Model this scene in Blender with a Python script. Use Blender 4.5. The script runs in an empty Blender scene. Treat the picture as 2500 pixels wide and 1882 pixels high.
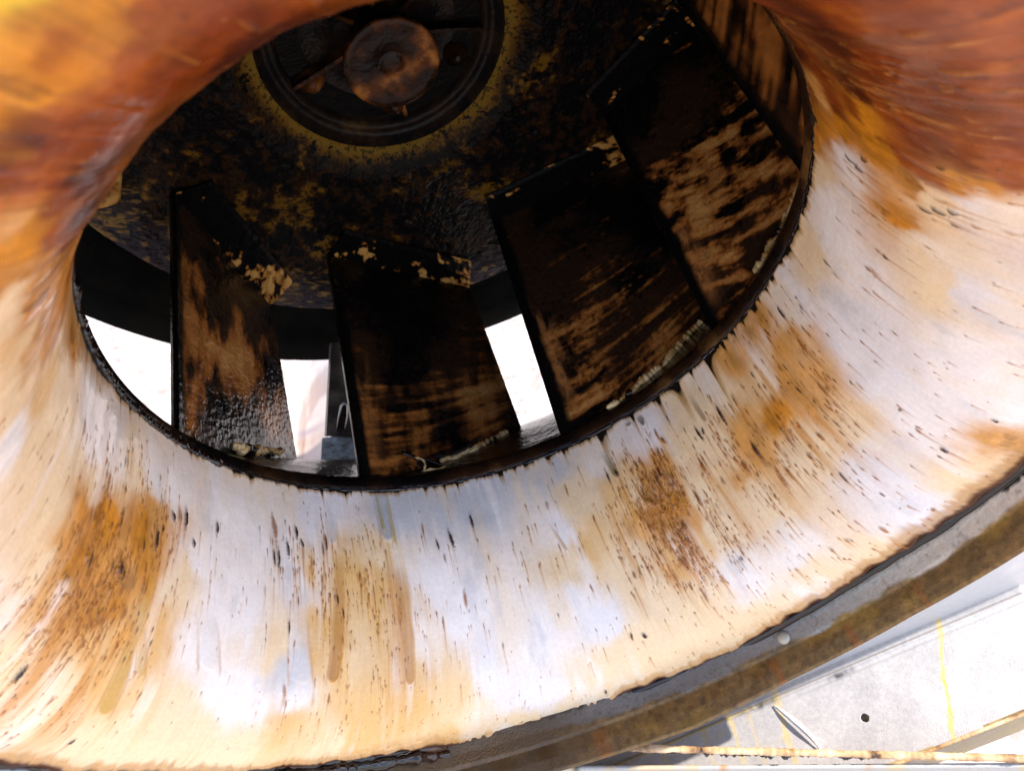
import bpy, math, random
import numpy as np
from mathutils import Matrix, Vector
C = bpy.context.scene.collection
sc = bpy.context.scene
S = 0.3                                    # metres per throat radius
# ---------------------------------------------------------------- frame of the fan (x,y across the inlet, z along its axis towards the viewer)
Rcw = np.array([[0.89603545,0,-0.44398252],[0.33963481,0.6440619,0.68544326],[0.28595223,-0.76497338,0.57710229]])
Cc = np.array([-0.1,0.269,-2.334])
PITCH = math.radians(35)
Rw = np.array([[1,0,0],[0,math.sin(PITCH),-math.cos(PITCH)],[0,math.cos(PITCH),math.sin(PITCH)]])
CAM = np.array([0,0,1.55])
RW = Rw @ Rcw.T                            # fan axes -> world
ORG = CAM + S*(Rw @ Cc)
def M4(rot, loc):
    m = np.eye(4); m[:3,:3] = rot; m[:3,3] = loc; return Matrix(m.tolist())
FAN = M4(RW, ORG)
def wv(p): return np.asarray(p,float)*S
def world(p): return ORG + S*(RW @ np.asarray(p,float))
# ---------------------------------------------------------------- camera
cd = bpy.data.cameras.new('camera'); cam = bpy.data.objects.new('camera', cd); C.objects.link(cam)
cam.matrix_world = M4(Rw, CAM)
cd.sensor_width = 36; cd.lens = 36*2034.5/2500; cd.clip_start = .01; cd.clip_end = 500
cd.dof.use_dof = True; cd.dof.focus_distance = 2.75*S; cd.dof.aperture_fstop = 7.5
sc.camera = cam
# ---------------------------------------------------------------- sky, sun, exposure
sunw = RW @ np.array([.10,.90,-.01]); sunw /= np.linalg.norm(sunw)
el = math.asin(sunw[2]); rot = math.atan2(sunw[0], sunw[1])
w = bpy.data.worlds.new('World'); sc.world = w; w.use_nodes = True
nt = w.node_tree; bg = nt.nodes['Background']
sky = nt.nodes.new('ShaderNodeTexSky'); sky.sky_type = 'NISHITA'; sky.sun_disc = False
sky.sun_elevation = el; sky.sun_rotation = rot
nt.links.new(sky.outputs[0], bg.inputs[0]); bg.inputs[1].default_value = .15
sl = bpy.data.lights.new('sun', 'SUN'); sl.energy = 3.4; sl.angle = math.radians(.5); sl.color = (1,.96,.9)
so = bpy.data.objects.new('sun', sl); C.objects.link(so); so.rotation_euler = Vector(sunw.tolist()).to_track_quat('Z','Y').to_euler()
sc.view_settings.view_transform = 'Standard'; sc.view_settings.look = 'None'; sc.view_settings.exposure = 1.72; sc.view_settings.gamma = 1
sc.view_settings.use_curve_mapping = False
# ---------------------------------------------------------------- helpers
def empty(name, label, cat, mat=FAN, group=None):
    o = bpy.data.objects.new(name, None); C.objects.link(o); o.matrix_world = mat; o.empty_display_size = .05
    o['label'] = label; o['category'] = cat
    if group: o['group'] = group
    return o
def link(name, me, mat, parent=None, **props):
    o = bpy.data.objects.new(name, me); C.objects.link(o)
    if mat: me.materials.append(mat)
    if parent: o.parent = parent
    for a,b in props.items(): o[a] = b
    return o
def mesh_np(name, V, F, smooth=True, col=None):
    V = np.asarray(V,float)*S; F = np.asarray(F,int); k = F.shape[1]
    me = bpy.data.meshes.new(name); me.vertices.add(len(V)); me.vertices.foreach_set('co', V.ravel())
    me.loops.add(F.size); me.loops.foreach_set('vertex_index', F.ravel())
    me.polygons.add(len(F)); me.polygons.foreach_set('loop_start', np.arange(0,F.size,k)); me.polygons.foreach_set('loop_total', np.full(len(F),k))
    me.update(calc_edges=True); me.validate()
    if smooth: me.polygons.foreach_set('use_smooth', np.ones(len(me.polygons),bool))
    if col is not None:
        a = me.color_attributes.new('paint','FLOAT_COLOR','POINT'); a.data.foreach_set('color', np.asarray(col,np.float32).ravel())
    return me
def grid_faces(n, m, wrap=False, flip=False):
    i = np.arange(n if wrap else n-1)[:,None]; j = np.arange(m-1)[None,:]
    a = i*m+j; b = ((i+1)%n)*m+j
    F = np.stack([a,b,b+1,a+1],-1).reshape(-1,4)
    return F[:,::-1] if flip else F
def pymesh(name, V, F, smooth=False):
    me = bpy.data.meshes.new(name); me.from_pydata([tuple(float(x)*S for x in v) for v in V], [], [tuple(f) for f in F]); me.update()
    if smooth:
        for p in me.polygons: p.use_smooth = True
    return me
def prism(poly, off):
    """closed slab: polygon (3-D points) pushed along off"""
    n = len(poly); P = [np.array(p,float) for p in poly]; Q = [p+np.array(off,float) for p in P]
    F = [tuple(range(n)), tuple(range(2*n-1,n-1,-1))]+[(i,i+n,(i+1)%n+n,(i+1)%n) for i in range(n)]
    return P+Q, F
def lathe(prof, n=128, a0=0, a1=360):
    full = abs(a1-a0)>=360; k = n if full else n+1
    th = np.radians(a0+(a1-a0)*np.arange(k)/n); P = np.array(prof,float)
    V = np.stack([P[None,:,0]*np.cos(th)[:,None], P[None,:,0]*np.sin(th)[:,None], np.broadcast_to(P[None,:,1],(k,len(P)))],-1).reshape(-1,3)
    return V, grid_faces(k, len(P), wrap=full)
def ss(a,b,x): t = np.clip((x-a)/(b-a),0,1); return t*t*(3-2*t)
def vnoise(u, v, seed=0):
    """2-D value noise of arrays u,v in about -1..1"""
    iu = np.floor(u).astype(np.int64); iv = np.floor(v).astype(np.int64); fu = u-iu; fv = v-iv
    fu = fu*fu*(3-2*fu); fv = fv*fv*(3-2*fv)
    def h(a,b):
        x = (a*374761393 + b*668265263 + seed*1442695041) & 0xffffffff
        x = ((x ^ (x>>13))*1274126177) & 0xffffffff
        x = x ^ (x>>16)
        return (x & 0xffff)/32767.5-1
    return (h(iu,iv)*(1-fu)+h(iu+1,iv)*fu)*(1-fv)+(h(iu,iv+1)*(1-fu)+h(iu+1,iv+1)*fu)*fv
def fbm(u, v, o=4, seed=0, g=.55):
    r = 0; a = 1; t = 0
    for i in range(o):
        r = r+a*vnoise(u*2**i+i*17.3, v*2**i-i*9.1, seed+i*7); t += a; a *= g
    return r/t*1.5
# ---------------------------------------------------------------- materials
def newmat(name):
    m = bpy.data.materials.new(name); m.use_nodes = True; n = m.node_tree.nodes; return m, n, m.node_tree.links, n['Principled BSDF']
def bump_chain(n, l, b, specs, coord='Object'):
    tc = n.new('ShaderNodeTexCoord'); prev = None
    for scale, strength, detail, stretch in specs:
        mp = n.new('ShaderNodeMapping'); mp.inputs['Scale'].default_value = stretch; l.new(tc.outputs[coord], mp.inputs[0])
        t = n.new('ShaderNodeTexNoise'); t.inputs['Scale'].default_value = scale; t.inputs['Detail'].default_value = detail; l.new(mp.outputs[0], t.inputs[0])
        bu = n.new('ShaderNodeBump'); bu.inputs['Strength'].default_value = 1; bu.inputs['Distance'].default_value = strength; l.new(t.outputs[0], bu.inputs['Height'])
        if prev: l.new(prev.outputs[0], bu.inputs['Normal'])
        prev = bu
    l.new(prev.outputs[0], b.inputs['Normal']); return tc
def painted(name, rough=(.2,.5), rscale=20, bumps=((60,.001,3,(1,1,1)),), spec=.5, coat=0, metal=0, sat=0):
    """colour from the paint worked out per vertex, gloss and relief from noise"""
    m, n, l, b = newmat(name)
    a = n.new('ShaderNodeAttribute'); a.attribute_name = 'paint'
    tc = bump_chain(n, l, b, bumps)
    t = n.new('ShaderNodeTexNoise'); t.inputs['Scale'].default_value = rscale; t.inputs['Detail'].default_value = 4; l.new(tc.outputs['Object'], t.inputs[0])
    mr = n.new('ShaderNodeMapRange'); mr.inputs[1].default_value = .35; mr.inputs[2].default_value = .65; mr.inputs[3].default_value = rough[0]; mr.inputs[4].default_value = rough[1]
    l.new(t.outputs[0], mr.inputs[0]); l.new(mr.outputs[0], b.inputs['Roughness'])
    t2 = n.new('ShaderNodeTexNoise'); t2.inputs['Scale'].default_value = 300; t2.inputs['Detail'].default_value = 3; l.new(tc.outputs['Object'], t2.inputs[0])
    mr2 = n.new('ShaderNodeMapRange'); mr2.inputs[1].default_value = .3; mr2.inputs[2].default_value = .7; mr2.inputs[3].default_value = .94; mr2.inputs[4].default_value = 1.04
    l.new(t2.outputs[0], mr2.inputs[0])
    mx = n.new('ShaderNodeMix'); mx.data_type = 'RGBA'; mx.blend_type = 'MULTIPLY'; mx.inputs[0].default_value = 1
    l.new(a.outputs['Color'], mx.inputs[6]); l.new(mr2.outputs[0], mx.inputs[7]); l.new(mx.outputs[2], b.inputs['Base Color'])
    b.inputs['Specular Tint'].default_value = (1,.9,.78,1) if spec<.2 else (1,1,1,1); b.inputs['Specular IOR Level'].default_value = spec; b.inputs['Coat Weight'].default_value = coat; b.inputs['Coat Roughness'].default_value = .12; b.inputs['Metallic'].default_value = metal
    return m
def ramp_mat(name, stops, scale, rough=(.2,.5), stretch=(1,1,1), detail=6, bumps=((60,.001,3,(1,1,1)),), spec=.5, metal=0):
    m, n, l, b = newmat(name)
    tc = bump_chain(n, l, b, bumps)
    mp = n.new('ShaderNodeMapping'); mp.inputs['Scale'].default_value = stretch; l.new(tc.outputs['Object'], mp.inputs[0])
    t = n.new('ShaderNodeTexNoise'); t.inputs['Scale'].default_value = scale; t.inputs['Detail'].default_value = detail; t.inputs['Roughness'].default_value = .6; l.new(mp.outputs[0], t.inputs[0])
    r = n.new('ShaderNodeValToRGB'); e = r.color_ramp.elements
    while len(e) < len(stops): e.new(.5)
    for i,(p,c) in enumerate(stops): e[i].position = p; e[i].color = (*c,1)
    l.new(t.outputs[0], r.inputs[0]); l.new(r.outputs[0], b.inputs['Base Color'])
    mr = n.new('ShaderNodeMapRange'); mr.inputs[1].default_value = .35; mr.inputs[2].default_value = .65; mr.inputs[3].default_value = rough[0]; mr.inputs[4].default_value = rough[1]
    l.new(t.outputs[0], mr.inputs[0]); l.new(mr.outputs[0], b.inputs['Roughness'])
    b.inputs['Specular IOR Level'].default_value = spec; b.inputs['Metallic'].default_value = metal
    return m
KK=(.006,.005,.005)
M_cone = painted('greasy_white_paint', (.16,.36), 12, ((260,.00012,2,(1,1,1)),(70,.0006,2,(1,1,1)),(18,.0022,2,(1,1,1))), spec=.28, coat=.08)
M_wheel = painted('grease_coated_metal', (.08,.30), 25, ((350,.0006,3,(1,1,1)),(70,.0013,4,(1,1,1))), spec=.04)
M_blade = painted('grease_streaked_metal', (.15,.4), 25, ((300,.0004,3,(1,1,1)),(50,.0010,3,(1,1,1))), spec=.19, coat=.12)
M_black = ramp_mat('thick_black_grease', [(.4,KK),(.62,(.02,.011,.006)),(.78,(.09,.045,.012))], 30, (.1,.35), bumps=((260,.0008,3,(1,1,1)),(50,.0015,3,(1,1,1))), spec=.07)
M_bead = ramp_mat('wet_dark_grease_roll', [(.42,(.004,.003,.003)),(.6,(.022,.008,.004)),(.72,(.20,.065,.012))], 6, (.05,.15), bumps=((30,.002,2,(1,1,1)),), spec=.5)
M_crust = ramp_mat('crusty_yellow_bead', [(.38,(.015,.007,.003)),(.43,(.50,.26,.07)),(.60,(.85,.60,.28))], 26, (.2,.4), bumps=((160,.002,2,(1,1,1)),))
M_deck = ramp_mat('black_greasy_plate', [(.4,(.002,.002,.002)),(.7,(.007,.006,.004)),(.85,(.03,.024,.006))], 18, (.45,.7), bumps=((150,.001,3,(1,1,1)),), spec=.04)
M_alu = painted('greasy_aluminium', (.28,.5), 40, ((420,.0003,2,(1,1,1)),), spec=.5, metal=.35)
M_panel = painted('weathered_galvanised_sheet', (.3,.5), 40, ((700,.0003,2,(1,1,1)),), spec=.5, metal=.2)
M_roof = ramp_mat('pale_roof_coating', [(.38,(.24,.18,.15)),(.5,(.37,.32,.29)),(.62,(.46,.41,.38))], 22, (.6,.9), bumps=((90,.002,3,(1,1,1)),))
M_band = ramp_mat('bright_aluminium', [(.3,(.55,.40,.36)),(.5,(.82,.76,.76)),(.7,(.86,.84,.85))], 9, (.2,.5), stretch=(1,1,4), bumps=((90,.0008,3,(1,1,1)),), metal=.3)
M_steel = ramp_mat('dusty_dark_steel', [(.4,(.05,.04,.035)),(.6,(.13,.11,.09))], 25, (.35,.6), bumps=((120,.0006,3,(1,1,1)),), metal=.3)
M_grit = ramp_mat('gritty_surface', [(.35,(.14,.12,.10)),(.5,(.36,.34,.33)),(.65,(.5,.49,.5))], 70, (.6,.9), bumps=((200,.002,3,(1,1,1)),))
M_alu2 = ramp_mat('scuffed_aluminium', [(.3,(.3,.28,.27)),(.7,(.5,.48,.47))], 40, (.3,.5), metal=.5)
M_white = ramp_mat('white_film', [(.3,(.75,.72,.70)),(.7,(.85,.82,.8))], 20, (.3,.5))
M_tan = ramp_mat('tan_grease_coating', [(.33,(.015,.008,.004)),(.45,(.36,.2,.09)),(.62,(.62,.42,.24))], 35, (.15,.4), bumps=((120,.001,3,(1,1,1)),))
# ================================================================ the inlet cone: paint and shape
TH=[-180,-145,-132,-118,-104,-89.5,-84,-79,-65,-53,-41,-31,-18,-7,1,12,40,90,112,130,148,165,180]
RR=[1.45,1.398,1.36,1.32,1.33,1.353,1.41,1.46,1.44,1.40,1.42,1.376,1.354,1.365,1.38,1.38,1.42,1.5,1.72,1.9,1.8,1.6,1.45]
def rimr(t): return np.interp((t+180)%360-180, TH, RR)
Z0, ZT = .05, .8
def cone_point(t, s, thick=0):
    """t degrees, s 0 lip .. 1 rim; thick pushes along the inward normal"""
    R1 = rimr(t); a = np.clip((s-.08)/.92,0,1)*np.pi/2
    r = np.where(s<.08, 1.0, 1+(R1-1)*(1-np.cos(a))); z = np.where(s<.08, Z0*s/.08, Z0+(ZT-Z0)*np.sin(a))
    nr = -np.cos(a); nz = np.sin(a)
    r = r+nr*thick; z = z+nz*thick
    return np.stack([r*np.cos(np.radians(t)), r*np.sin(np.radians(t)), z],-1)
PAL = dict(W=(.87,.74,.66), L=(.78,.68,.64), G=(.55,.50,.48), C=(.83,.58,.34), P=(.75,.42,.15), T=(.62,.27,.06), A=(.54,.19,.010), Y=(.80,.50,.03), O=(.27,.055,.005), B=(.18,.030,.003), R=(.065,.010,.003))  # Y stands for sunlight on the upper corner; dark browns hold some shade
CTL = [(float(a),float(b),c) for a,b,c in (q.split() for q in """136 0.68 Y;136 0.64 A;138 0.65 A;138 0.62 O;135 0.62 A;134 0.58 O;132 0.56 O;131 0.50 B;131 0.14 B;131 0.42 R;134 0.46 B;137 0.48 B;138 0.54 O;139 0.48 B;141 0.51 O;137 0.61 A;140 0.62 A;142 0.57 O;144 0.58 R;144 0.55 B;144 0.47 B;147 0.53 O;147 0.47 R;150 0.47 B;148 0.43 R;154 0.37 R;158 0.36 B;154 0.44 O;151 0.52 T;174 0.18 A;158 0.45 A;160 0.47 C;168 0.34 A;175 0.29 A;-173 0.16 A;-170 0.17 C;171 0.40 T;173 0.44 C;-175 0.31 C;-165 0.17 W;-177 0.42 C;179 0.46 W;-167 0.30 C;-161 0.23 W;-154 0.22 W;-159 0.31 C;-161 0.42 T;-158 0.35 A;-156 0.43 A;-150 0.39 T;-145 0.32 A;-147 0.22 C;-142 0.19 W;-141 0.39 A;-146 0.47 A;-155 0.55 P;-163 0.56 C;-163 0.61 W;-155 0.65 C;-147 0.58 P;-148 0.73 C;-149 0.83 C;-140 0.57 P;-141 0.67 P;-133 0.67 C;-132 0.31 W;-130 0.53 W;-126 0.17 W;-125 0.40 W;-124 0.65 W;-116 0.19 W;-118 0.65 W;-116 0.51 C;-112 0.32 W;-112 0.56 G;-111 0.63 W;-112 0.75 P;-107 0.31 P;-101 0.31 P;-99 0.44 P;-102 0.65 P;-95 0.67 P;-105 0.84 C;-90 0.53 C;-94 0.24 C;-86 0.32 W;-80 0.40 W;-78 0.63 L;-83 0.81 C;-86 0.69 C;-69 0.53 W;-71 0.78 L;-63 0.88 C;-61 0.49 W;-59 0.28 W;-57 0.60 L;-48 0.42 C;-38 0.27 T;-37 0.37 A;-38 0.50 P;-47 0.53 C;-55 0.72 C;-41 0.65 C;-40 0.79 C;-31 0.49 C;-32 0.66 W;-23 0.68 W;-19 0.45 C;-18 0.30 T;-26 0.22 C;-45 0.14 L;-55 0.11 G;-76 0.11 G;-90 0.11 G;-105 0.09 L;-34 0.14 W;-16 0.16 C;-9 0.13 T;-5 0.21 C;2 0.22 T;1 0.32 T;8 0.16 W;7 0.11 W;18 0.12 C;30 0.14 W;41 0.17 W;34 0.05 C;43 0.09 A;26 0.17 W;22 0.27 W;15 0.32 L;12 0.44 L;2 0.47 C;-1 0.60 L;10 0.60 W;-3 0.85 L;-11 1.00 C;4 0.88 C;11 0.85 T;20 0.76 W;21 0.62 W;32 0.54 L;35 0.41 W;47 0.47 L;49 0.57 W;46 0.35 A;51 0.28 A;38 0.34 A;45 0.39 C;33 0.40 C;30 0.47 C;55 0.27 A;60 0.34 O;58 0.41 B;51 0.40 O;57 0.50 B;56 0.58 O;52 0.49 A;69 0.55 B;76 0.67 O;78 0.55 O;71 0.40 B;74 0.33 R;82 0.39 R;61 0.27 R;51 0.09 T;58 0.00 R;84 0.62 B;81 0.71 O;83 0.30 B;50 0.50 W;67 0.61 O;54 0.23 B;52 0.35 O;-140 0.90 C;-127 0.81 C;-112 0.86 P;-98 0.84 P;-86 0.88 P;-133 0.76 C;-119 0.87 C;-73 0.94 C;-51 0.88 C;-35 0.86 C;-23 0.82 C;-109 0.53 P;-91 0.73 P;-94 0.38 P;-146 0.82 C;-155 0.72 C;-59 0.76 C;-47 0.76 C;-1 0.10 T;-9 0.09 T;-20 0.14 C;-3 0.27 T;-8 0.30 A;-3 0.36 T;-13 0.27 T;-21 0.28 C;-14 0.36 T;-8 0.43 C;-21 0.37 T;-35 0.22 T;-40 0.27 C;-42 0.52 T;-28 0.37 C;-34 0.43 T;-42 0.36 T;-43 0.24 P;179 0.32 P;175 0.25 A;163 0.38 A;167 0.40 P;155 0.48 A;-175 0.29 C;-167 0.40 C;-153 0.35 A;-160 0.37 A;-145 0.42 T;-155 0.50 A;-155 0.58 T;-149 0.54 A;-143 0.28 T;-162 0.50 C;-107 0.44 P;-104 0.53 P;-91 0.65 P;-94 0.49 P;-86 0.69 P;-109 0.81 P;-142 0.55 T;-140 0.49 P;-136 0.40 C;-52 0.22 C;-59 0.41 C;-53 0.35 P;38 0.00 A;42 0.00 O;48 0.00 B;54 0.00 B;59 0.00 R;82 0.28 R;48 0.14 A;52 0.23 A;52 0.14 B;58 0.13 B;149 0.53 O;152 0.49 A;150 0.47 O;155 0.40 B;154 0.50 A;172 0.19 O;160 0.37 A;156 0.44 O;156 0.50 A;172 0.23 A;147 0.55 B;148 0.50 B;53 0.53 A;51 0.45 A;59 0.58 B;68 0.46 B;62 0.38 B;76 0.57 B;79 0.66 O;82 0.54 B""".split(';'))]
CLU = [tuple(map(float,q.split())) for q in """-150 0.40 60 110 150 1.2;-150 0.51 70 90 150 1;-143 0.37 40 80 60 1;-158 0.52 60 90 40 1;-111 0.22 80 60 26 1.3;-103 0.31 60 60 60 1;-98 0.42 90 120 70 1;-113 0.32 40 60 20 1.4;-37 0.32 50 70 130 1.2;-36 0.44 60 80 140 1.2;-44 0.42 60 90 60 1;-22 0.26 100 80 40 1.3;-20 0.35 120 100 60 1.3;-5 0.29 90 120 60 1.5;5 0.30 60 90 30 1.3;-31 0.68 120 120 50 1;-56 0.53 120 150 34 1.1;-4 0.56 150 150 34 1.1;20 0.50 150 200 34 1.1;34 0.22 60 90 14 2;46 0.54 80 60 8 2;-85 0.40 120 180 40 1.1;-151 0.69 120 120 90 .7;-125 0.46 100 200 30 1;-83 0.83 200 60 50 .5;-61 0.35 120 80 24 1.2;-164 0.06 120 100 40 1.2;-171 0.39 120 150 30 1.1;-8 0.88 100 60 16 1.5;69 0.51 120 120 50 1.6;66 0.27 60 100 40 1.8;140 0.71 120 200 40 1.3;-102 0.74 150 60 40 .7""".split(';')]
def chain_pos(t,s): return cone_point(np.asarray(t,float), np.asarray(s,float))
def paint_cone(t, s):
    """t (n,), s (m,) -> colour n,m,3 and grease thickness n,m"""
    T_, S_ = np.meshgrid(t, s, indexing='ij')
    # patches of grease, with shade and a sunlit corner painted in: each vertex takes its colour from the traced patches around it, their borders ragged along the run of the grease
    tw = T_ + 2.2*fbm(T_/5, S_*5, 4, 3) + .35*fbm(T_*1.2, S_*4, 3, 5)
    sw = S_ + .030*fbm(T_/6, S_*8, 4, 11) + .010*vnoise(T_*.8, S_*4, 12) + .004*vnoise(T_*3, S_*9, 13)
    P = cone_point(tw, np.clip(sw,0,1))
    cp = chain_pos([c[0] for c in CTL],[c[1] for c in CTL]); cc = np.array([PAL[c[2]] for c in CTL])
    acc = np.zeros(P.shape); wt = np.zeros(P.shape[:2])
    for i in range(len(CTL)):
        d2 = ((P-cp[i])**2).sum(-1)
        ww = 1/(d2+.0006)**2.2; acc += ww[...,None]*cc[i]; wt += ww
    col = acc/wt[...,None]
    h = np.zeros(T_.shape)
    light = ss(.03,.12,col[...,2])                     # 1 where the white paint shows
    warm = ss(.75,.35,col[...,2]/col[...,0])
    # run marks along the grease's path
    st = fbm(T_*1.1, S_*3.0, 4, 21); st2 = fbm(T_*3.2+.8*vnoise(T_*.5,S_*5,33), S_*6, 3, 31); st3 = fbm(T_*9, S_*10, 2, 41)
    cream = np.array(PAL['C']); tan = np.array(PAL['T']); wht = np.array(PAL['W']); grey = np.array((.56,.50,.48))
    def mix(c, d, f): return c*(1-f[...,None])+np.asarray(d)*f[...,None]
    lowc = fbm(T_*.16,S_*2.2,4,22)
    col = mix(col, cream, light*ss(-.1,.8,lowc+.10*st+.04)*.55)
    col = mix(col, wht, light*ss(.1,.9,-.25*st-.9*lowc)*.7)
    col = mix(col, grey, light*ss(.2,.9,fbm(T_*.28+7,S_*5,4,51))*.5*(1-warm))
    col = mix(col, tan, light*warm*ss(.3,1,st2*.2+st*.25+lowc*.6)*.35)
    col = mix(col, tan, light*ss(.5,1.1,st2*.1+st*.5+.5*lowc)*.2)
    # amber runs gathering round the worst patches
    am = fbm(T_*.42,S_*2.6,3,85)+.30*fbm(T_*3.2,S_*7,3,86)
    for (a_,b_,rx,ry,nn,sz) in CLU:
        if nn<60 or a_>40: continue
        g = np.exp(-(((T_-a_)/(rx/9.5*1.1))**2+((S_-b_-.02)/(ry/560*1.1))**2))
        col = mix(col, PAL['T'], g*light*ss(-.1,.8,am)*.6); col = mix(col, PAL['A'], g*light*ss(.3,1,am)*.5)
    gr = vnoise(T_*13,S_*190,87)*vnoise(T_*6,S_*90,88)
    col = mix(col, (.50,.26,.08), light*ss(.3,.8,gr)*.18)
    dark = 1-light
    iso = fbm(T_*.30,S_*16,5,81)
    col = col*(1+dark*.12*st2+dark*.16*st+dark*.32*iso)[...,None]
    col = mix(col, PAL['A'], dark*ss(.3,1,.5*st+.6*iso)*.3)
    col = mix(col, PAL['R'], dark*ss(.3,.8,.35*st2+.8*fbm(T_*.5,S_*14,4,77))*.6)
    col = col*(1+.03*st3)[...,None]
    h += .0010*st*dark+.0012*iso*dark
    # fringe of dark dirt creeping out from the throat edge
    fr = .020+.016*fbm(T_*.35,S_*0,3,61)+.05*np.maximum(0,vnoise(T_*1.4,S_*0,62))**3+.006*vnoise(T_*4,S_*0,63)
    fr = fr+.10*ss(.55,.95,vnoise(T_*.6,S_*0,64))*ss(-70,-40,T_)*ss(30,0,T_)+.06*ss(-150,-165,T_)
    fr = np.maximum(fr,.012)
    col = mix(col, (.42,.20,.04), ss(1.9,.9,S_/fr)*.75)
    col = mix(col, (.012,.008,.006), ss(.95,.62,S_/fr))
    # the same at the outer rim
    ro = .03+.025*fbm(T_*.3,S_*0,3,71)+.05*np.maximum(0,vnoise(T_*.23,S_*0,72))**2+.015*vnoise(T_*2,S_*0,73)
    ro = ro+.05*ss(-40,-10,T_)
    ro = np.maximum(ro,.012); e = (1-S_)/ro
    col = mix(col, (.50,.24,.07), ss(1.7,1.0,e)*.75); col = mix(col, (.09,.028,.01), ss(.9,.35,e))
    h += .012*ss(1.6,.4,e)*(1+.5*vnoise(T_*.5,S_*0,74))
    # long drips (angle, s from, s to, half width in degrees, colour, strength)
    for (a0,s0,a1,s1,wd,c,k) in DRIPS:
        f = np.clip((S_-s0)/(s1-s0),0,1); ax = a0+(a1-a0)*f+.25*vnoise(S_*14,S_*0,int(a0*7)%97)
        d = np.abs(T_-ax)/(wd*(1+.25*vnoise(S_*9,S_*0,int(a0*3)%91)))
        m_ = ss(1.3,.55,d)*(.35+.65*f)*ss(s0-.01,s0+.05,S_)*ss(s1+.012,s1-.004,S_+.02*d*d)
        col = mix(col, c, m_*k); h += .005*k*m_*np.sqrt(np.clip(1-d*d,0,1))
        edge = np.exp(-((d-1.05)/.14)**2)*ss(s0,s0+.04,S_)*ss(s1+.03,s1,S_)
        col = mix(col, (.45,.2,.06), edge*.55*f)
    # spots of grit, each with its run below it
    rnd = random.Random(5)
    spots = []
    for (a,b,rx,ry,nn,sz) in CLU:
        for _ in range(int(nn*(4.2 if nn>55 else 2.6))):
            aa = a+rnd.gauss(0,rx/9.5*.72); bb = b+rnd.gauss(0,ry/560*.72)
            if fbm(np.array([aa*.55]),np.array([bb*7]),3,300)[0]+.25 < rnd.uniform(-.3,.6): continue
            spots.append((aa, bb, sz*rnd.uniform(.4,1.0)*(2.3 if rnd.random()<.05 else 1), nn>55))
    for _ in range(170): spots.append((rnd.uniform(-195,75), rnd.uniform(.12,.97)**.8, rnd.uniform(.15,.8)*(1.9 if rnd.random()<.04 else 1), False))
    for (a,b) in BLOBS: spots.append((a,b,rnd.uniform(1.5,2.6),None))

    for (a,b,sz,dense) in spots:
        if b<.07 or b>.98: continue
        if a<-180: a += 360
        w_ = .100*sz*rnd.uniform(.7,1.4); L = .0052*sz*rnd.uniform(.8,2.2); run = rnd.uniform(.02,.10)*min(sz,1.5)*(1 if rnd.random()<.8 else .2)
        i0 = np.searchsorted(t, a-w_*3-.7); i1 = np.searchsorted(t, a+w_*3+.7); j0 = np.searchsorted(s, b-L*3); j1 = np.searchsorted(s, b+run+L*3)
        if i1-i0<2 or j1-j0<2: continue
        tt = T_[i0:i1,j0:j1]; sv = S_[i0:i1,j0:j1]; cs = col[i0:i1,j0:j1]
        wob = a+.25*w_*np.sin(sv*60+a*9)
        tl = np.clip((sv-b)/run,0,1)
        tail = np.exp(-((tt-wob)/(w_*(.75-.45*tl)+.04))**2)*ss(b-L,b,sv)*(1-tl)**.6*rnd.uniform(.35,.95)
        ang = rnd.uniform(-.6,.6); ex = (tt-a)/w_; ey = (sv-b)/L; ex,ey = ex+ang*ey,ey
        head = np.exp(-((ex**2+ey**2)*(1+.5*vnoise(tt*11,sv*260,7)))**1.5)
        cs = mix(cs, (.40,.135,.02) if rnd.random()<.6 else (.58,.25,.045), np.clip(tail,0,1))
        hk = rnd.uniform(.2,.9) if dense is False else rnd.uniform(.45,1)
        if dense is None: hk = 1; L_ = 1
        cs = mix(cs, (.28,.085,.014) if rnd.random()<.82 and dense is not None else (.03,.014,.012), np.clip(head*1.4,0,1)*hk)
        col[i0:i1,j0:j1] = cs
        h[i0:i1,j0:j1] += (.0018 if dense is not None else .0035)*sz*head + .0006*tail
    return np.clip(col,.003,.9), h
BLOBS = [tuple(map(float,q.split())) for q in '''-134 0.29;-141 0.29;-142 0.32;-139 0.25;-112 0.19;-117 0.27;-116 0.27;-114 0.24;-147 0.43;-148 0.42;-114 0.45;-111 0.22;-106 0.21;-136 0.24;-129 0.23;-154 0.72;-18 0.21;-18 0.23;-8 0.19;-23 0.22;-24 0.22;-45 0.19;-43 0.19;43 0.19;43 0.22;-16 0.35;-75 0.18;-80 0.22;-83 0.23;-35 0.25;20 0.18;46 0.24;15 0.76;7 0.71;-51 0.70;-53 0.68;-60 0.91;-141 0.86;43 0.39;44 0.42;45 0.45;5 0.14'''.split(';')]
TANC=(.62,.33,.12)
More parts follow.
